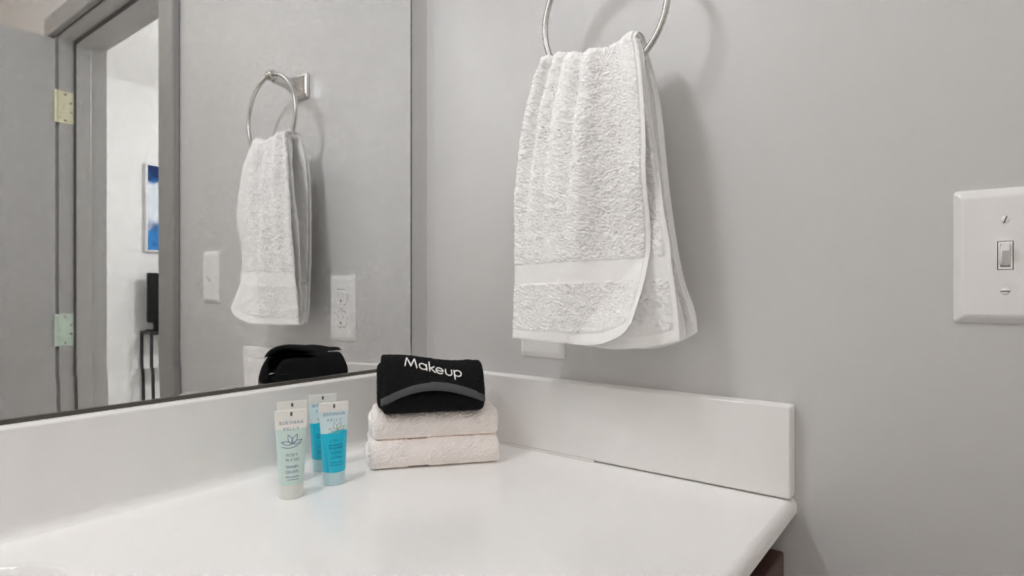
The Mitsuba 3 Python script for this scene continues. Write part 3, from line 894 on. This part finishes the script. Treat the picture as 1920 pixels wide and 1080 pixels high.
def tube_body(za, zb_, n=44, rows=26, wave=(0, 0)):
    """The tube between two heights; wave: how far its lower and upper rims swing."""
    th = np.linspace(0, 2 * np.pi, n, endpoint=False)
    swing = np.sin(2.6 * np.cos(th) + 0.5)
    t = np.linspace(0, 1, rows)[:, None]
    zs = (za + wave[0] * swing) * (1 - t) + (zb_ + wave[1] * swing) * t
    a, b = tube_section(zs)
    v = np.stack([a * np.cos(th), b * np.sin(th), zs], -1).reshape(-1, 3)
    i, j = np.meshgrid(np.arange(rows - 1), np.arange(n), indexing='ij')
    f = np.stack([i * n + j, i * n + (j + 1) % n, (i + 1) * n + (j + 1) % n, (i + 1) * n + j], -1).reshape(-1, 4)
    return trimesh.Trimesh(v, q2t(f), process=False)


def tube_place(x, y, ang):
    M = np.eye(4)
    M[:2, :2] = [[math.cos(ang), -math.sin(ang)], [math.sin(ang), math.cos(ang)]]
    M[:2, 3] = [x, y]
    return M


def on_tube(px, py):
    """Flat print (x across, y up from the counter) onto the tube's front, which faces local -y."""
    a, b = tube_section(py)
    q = np.clip(px / a, -0.98, 0.98)
    c = np.sqrt(1 - q ** 2)
    p = np.stack([px, -b * c, py], 1)
    n = np.stack([q / a, -c / b, 0 * q], 1)
    n /= np.linalg.norm(n, axis=1, keepdims=True)
    return p, n


def text_at(text, h, xc, y, spacing=0.0):
    """Centred small lettering; letters set one by one when spaced out."""
    if not spacing:
        t = meshkit.text_mesh(text, h, 0.00016)
        t.vertices[:, 0] -= (t.bounds[0][0] + t.bounds[1][0]) / 2
    else:
        parts_, x = [], 0.0
        for ch_ in text:
            if ch_ != ' ':
                g = meshkit.text_mesh(ch_, h, 0.00016)
                wdt = g.bounds[1][0] - g.bounds[0][0]
                g.vertices[:, 0] += x - g.bounds[0][0]
                parts_.append(g)
                x += wdt + spacing
            else:
                x += h * 0.5
        t = trimesh.util.concatenate(parts_)
        t.vertices[:, 0] -= (x - spacing) / 2
    t.vertices[:, :2] += [xc, y]
    return t


def leaf(cx, cy, ang, L, w):
    t = np.linspace(0, 1, 14)
    up = np.stack([t * L, w * np.sin(np.pi * t ** 0.85)], 1)
    pts_ = np.vstack([up, up[::-1] * [1, -1]])
    c, s = math.cos(ang), math.sin(ang)
    return [(cx + c * a - s * b, cy + s * a + c * b) for a, b in pts_]


def lotus(cx, cy, k):
    ls = [leaf(cx, cy, math.radians(112), 0.0075 * k, 0.0016 * k), leaf(cx, cy, math.radians(58), 0.0082 * k, 0.0016 * k), leaf(cx - 0.0004 * k, cy - 0.0002, math.radians(168), 0.0078 * k, 0.0014 * k),
          leaf(cx + 0.0006 * k, cy - 0.0002, math.radians(20), 0.0078 * k, 0.0012 * k)]
    sw = [[(cx - 0.0075 * k + 0.015 * k * t, cy - 0.0022 * k - 0.0014 * k * math.sin(np.pi * t * 1.0) + 0.0026 * k * t * t) for t in np.linspace(0, 1, 16)]]
    return path_mesh(strokes(ls + sw, 0.0005 * k), 0.00016)


def scribble(xc, y, w, h, seed, n=30):
    """A line of handwriting too small to read in the photograph: a looping pen line."""
    r = np.random.default_rng(seed)
    t = np.linspace(0, 1, n * 4)
    ph = np.cumsum(0.6 + 0.5 * r.random(len(t))) * 0.55
    amp = 0.5 + 0.5 * np.repeat(r.random(n), 4)
    pts_ = np.stack([xc - w / 2 + w * t + 0.18 * h * np.cos(ph), y + h * 0.35 * (1 + amp * np.sin(ph))], 1)
    return path_mesh(LineString(pts_).buffer(0.00012, quad_segs=2), 0.00016)


def dashes(xc, y, w, h, seed):
    r = np.random.default_rng(seed)
    out, x = [], xc - w / 2
    while x < xc + w / 2:
        l = 0.0006 + 0.0014 * r.random()
        out.append(sbox(x, y, min(x + l, xc + w / 2), y + h * (0.6 + 0.4 * r.random())))
        x += l + 0.0004
    return path_mesh(unary_union(out), 0.00014)


def make_tube(key, x, y, ang, kind, label):
    M = tube_place(x, y, ang)
    def A(part, mesh, mat, smooth=40):
        mesh = mesh.copy() if isinstance(mesh, trimesh.Trimesh) else tri(mesh)
        mesh.apply_transform(M)
        add(f'{key}__{part}', mesh, mat, smooth)
    body_mat, top_mat, cap_mat, level = {'wash': ('m_seafoam', 'm_tube_white', 'm_cap', 0.0690), 'blue': ('m_aqua', 'm_tube_clear_blue', 'm_cap_blue', 0.0565)}[kind]
    wv = 0.0014 if kind == 'blue' else 0.0
    A('gel', tube_body(TZ0 - 0.0004, level, wave=(0, wv)), body_mat, True)
    A('sleeve', tube_body(level, 0.0785, rows=12, wave=(wv, 0)), top_mat, True)
    A('crimp', rbox(-TWT, TWT, -0.0009, 0.0009, 0.0780, TH_, 0.0006, 8), 'm_tube_white', 30)
    cp = np.array([[0.0, 0.0], [0.0112, 0.0], [0.0117, 0.0006], [0.0119, 0.0130], [0.0115, 0.0146], [0.0096, 0.0149], [0.0, 0.0149]])
    cap_ = trimesh.creation.revolve(cp, sections=44)
    A('cap', cap_, cap_mat, 40)
    ink, ink2 = ('m_ink', 'm_ink') if kind == 'wash' else ('m_ink', 'm_ink_teal')
    def W(part, meshes, mat):
        A(part, wrap(trimesh.util.concatenate(meshes), on_tube, 0.0012), mat, False)
    mark = trimesh.creation.box((0.0020, 0.0004, 0.0038))
    mark.apply_translation([0.0, -0.0010, 0.0838])
    A('crimp__mark', mark, 'm_slot', False)
    W('lettering', [text_at('BERGMAN', 0.0031, 0.0, 0.0735, 0.0009), text_at('KELLY', 0.0031, 0.0, 0.0675, 0.0011)], ink)
    if kind == 'wash':
        W('emblem', [lotus(0.0002, 0.0545, 1.25)], ink)
        W('lettering_001', [text_at('BODY', 0.0028, 0, 0.0425, 0.0007), text_at('WASH', 0.0028, 0, 0.0378, 0.0007), scribble(0, 0.0310, 0.0120, 0.0042, 3), scribble(0, 0.0262, 0.0120, 0.0042, 5),
                            dashes(0, 0.0222, 0.0125, 0.0011, 1), dashes(0, 0.0196, 0.0110, 0.0010, 2)], ink)
    else:
        W('emblem', [lotus(0.0020, 0.0585, 1.1)], 'm_ink_gold')
        W('lettering_001', [text_at('2 IN 1', 0.0030, 0, 0.0460, 0.0006), dashes(0, 0.0422, 0.0150, 0.0020, 4), dashes(0, 0.0390, 0.0150, 0.0022, 5), scribble(0, 0.0335, 0.0120, 0.0044, 8), scribble(0, 0.0285, 0.0120, 0.0044, 9),
                            dashes(0, 0.0245, 0.0125, 0.0012, 6), dashes(0, 0.0215, 0.0125, 0.0012, 7)], ink2)
    tag(key, label, 'toiletry tube', 'small toiletry tubes on the vanity top')


make_tube('toiletry_tube', -0.3090, -0.1120, math.radians(-26), 'wash', 'pale seafoam green body wash tube standing on its cap, front left of the four tubes')
make_tube('toiletry_tube_001', -0.2812, -0.0700, math.radians(-27), 'wash', 'toiletry tube with only its white top showing behind the seafoam green body wash tube')
make_tube('toiletry_tube_002', -0.2570, -0.1115, math.radians(-20), 'blue', 'bright blue toiletry tube standing in front, nearest the folded washcloths')
make_tube('toiletry_tube_003', -0.2350, -0.0600, math.radians(-27), 'blue', 'bright blue toiletry tube half hidden behind the front blue tube')

# ------------------------------------------------------------------ next room, seen in the mirror
PX0, PX1, PZ0, PZ1 = 0.977, 1.42, 0.458, 1.036
yv = HY
add('wall_picture__frame', cat(bx(PX0, PX1, yv, yv + 0.032, PZ1 - 0.014, PZ1), bx(PX0, PX1, yv, yv + 0.032, PZ0, PZ0 + 0.014), bx(PX0, PX0 + 0.014, yv, yv + 0.032, PZ0 + 0.014, PZ1 - 0.014), bx(PX1 - 0.014, PX1, yv, yv + 0.032, PZ0 + 0.014, PZ1 - 0.014)), 'm_frame', False)
add('wall_picture__canvas', bx(PX0 + 0.0142, PX1 - 0.0142, yv, yv + 0.026, PZ0 + 0.0142, PZ1 - 0.0142), 'm_art', False)
tag('wall_picture', 'blue and white abstract picture on the white wall beyond the doorway, seen in the mirror', 'picture')
TZ = -0.0550
add('console_table__top', rbox(0.952, 2.05, yv + 0.008, yv + 0.182, TZ - 0.022, TZ, 0.003), 'm_black_metal')
k = 0
for lx in (0.953, 2.03):
    for ly in (yv + 0.018, yv + 0.165):
        add('console_table__leg' + (f'_{k:03d}' if k else ''), bx(lx, lx + 0.014, ly - 0.007, ly + 0.007, ZF, TZ - 0.022), 'm_black_metal', False)
        k += 1
tag('console_table', 'black metal console table below the picture beyond the doorway, seen in the mirror', 'table')
add('television__screen', rbox(0.962, 1.52, yv + 0.085, yv + 0.115, 0.0, 0.318, 0.004), 'm_tv')
add('television__neck', bx(1.00, 1.03, yv + 0.09, yv + 0.11, TZ + 0.008, 0.004), 'm_tv', False)
add('television__base', bx(0.975, 1.06, yv + 0.045, yv + 0.155, TZ + 0.0002, TZ + 0.008), 'm_tv', False)
add('television__neck_001', bx(1.45, 1.48, yv + 0.09, yv + 0.11, TZ + 0.008, 0.004), 'm_tv', False)
add('television__base_001', bx(1.42, 1.51, yv + 0.045, yv + 0.155, TZ + 0.0002, TZ + 0.008), 'm_tv', False)
tag('television', 'black flat television on the console table beyond the doorway, seen in the mirror', 'television')
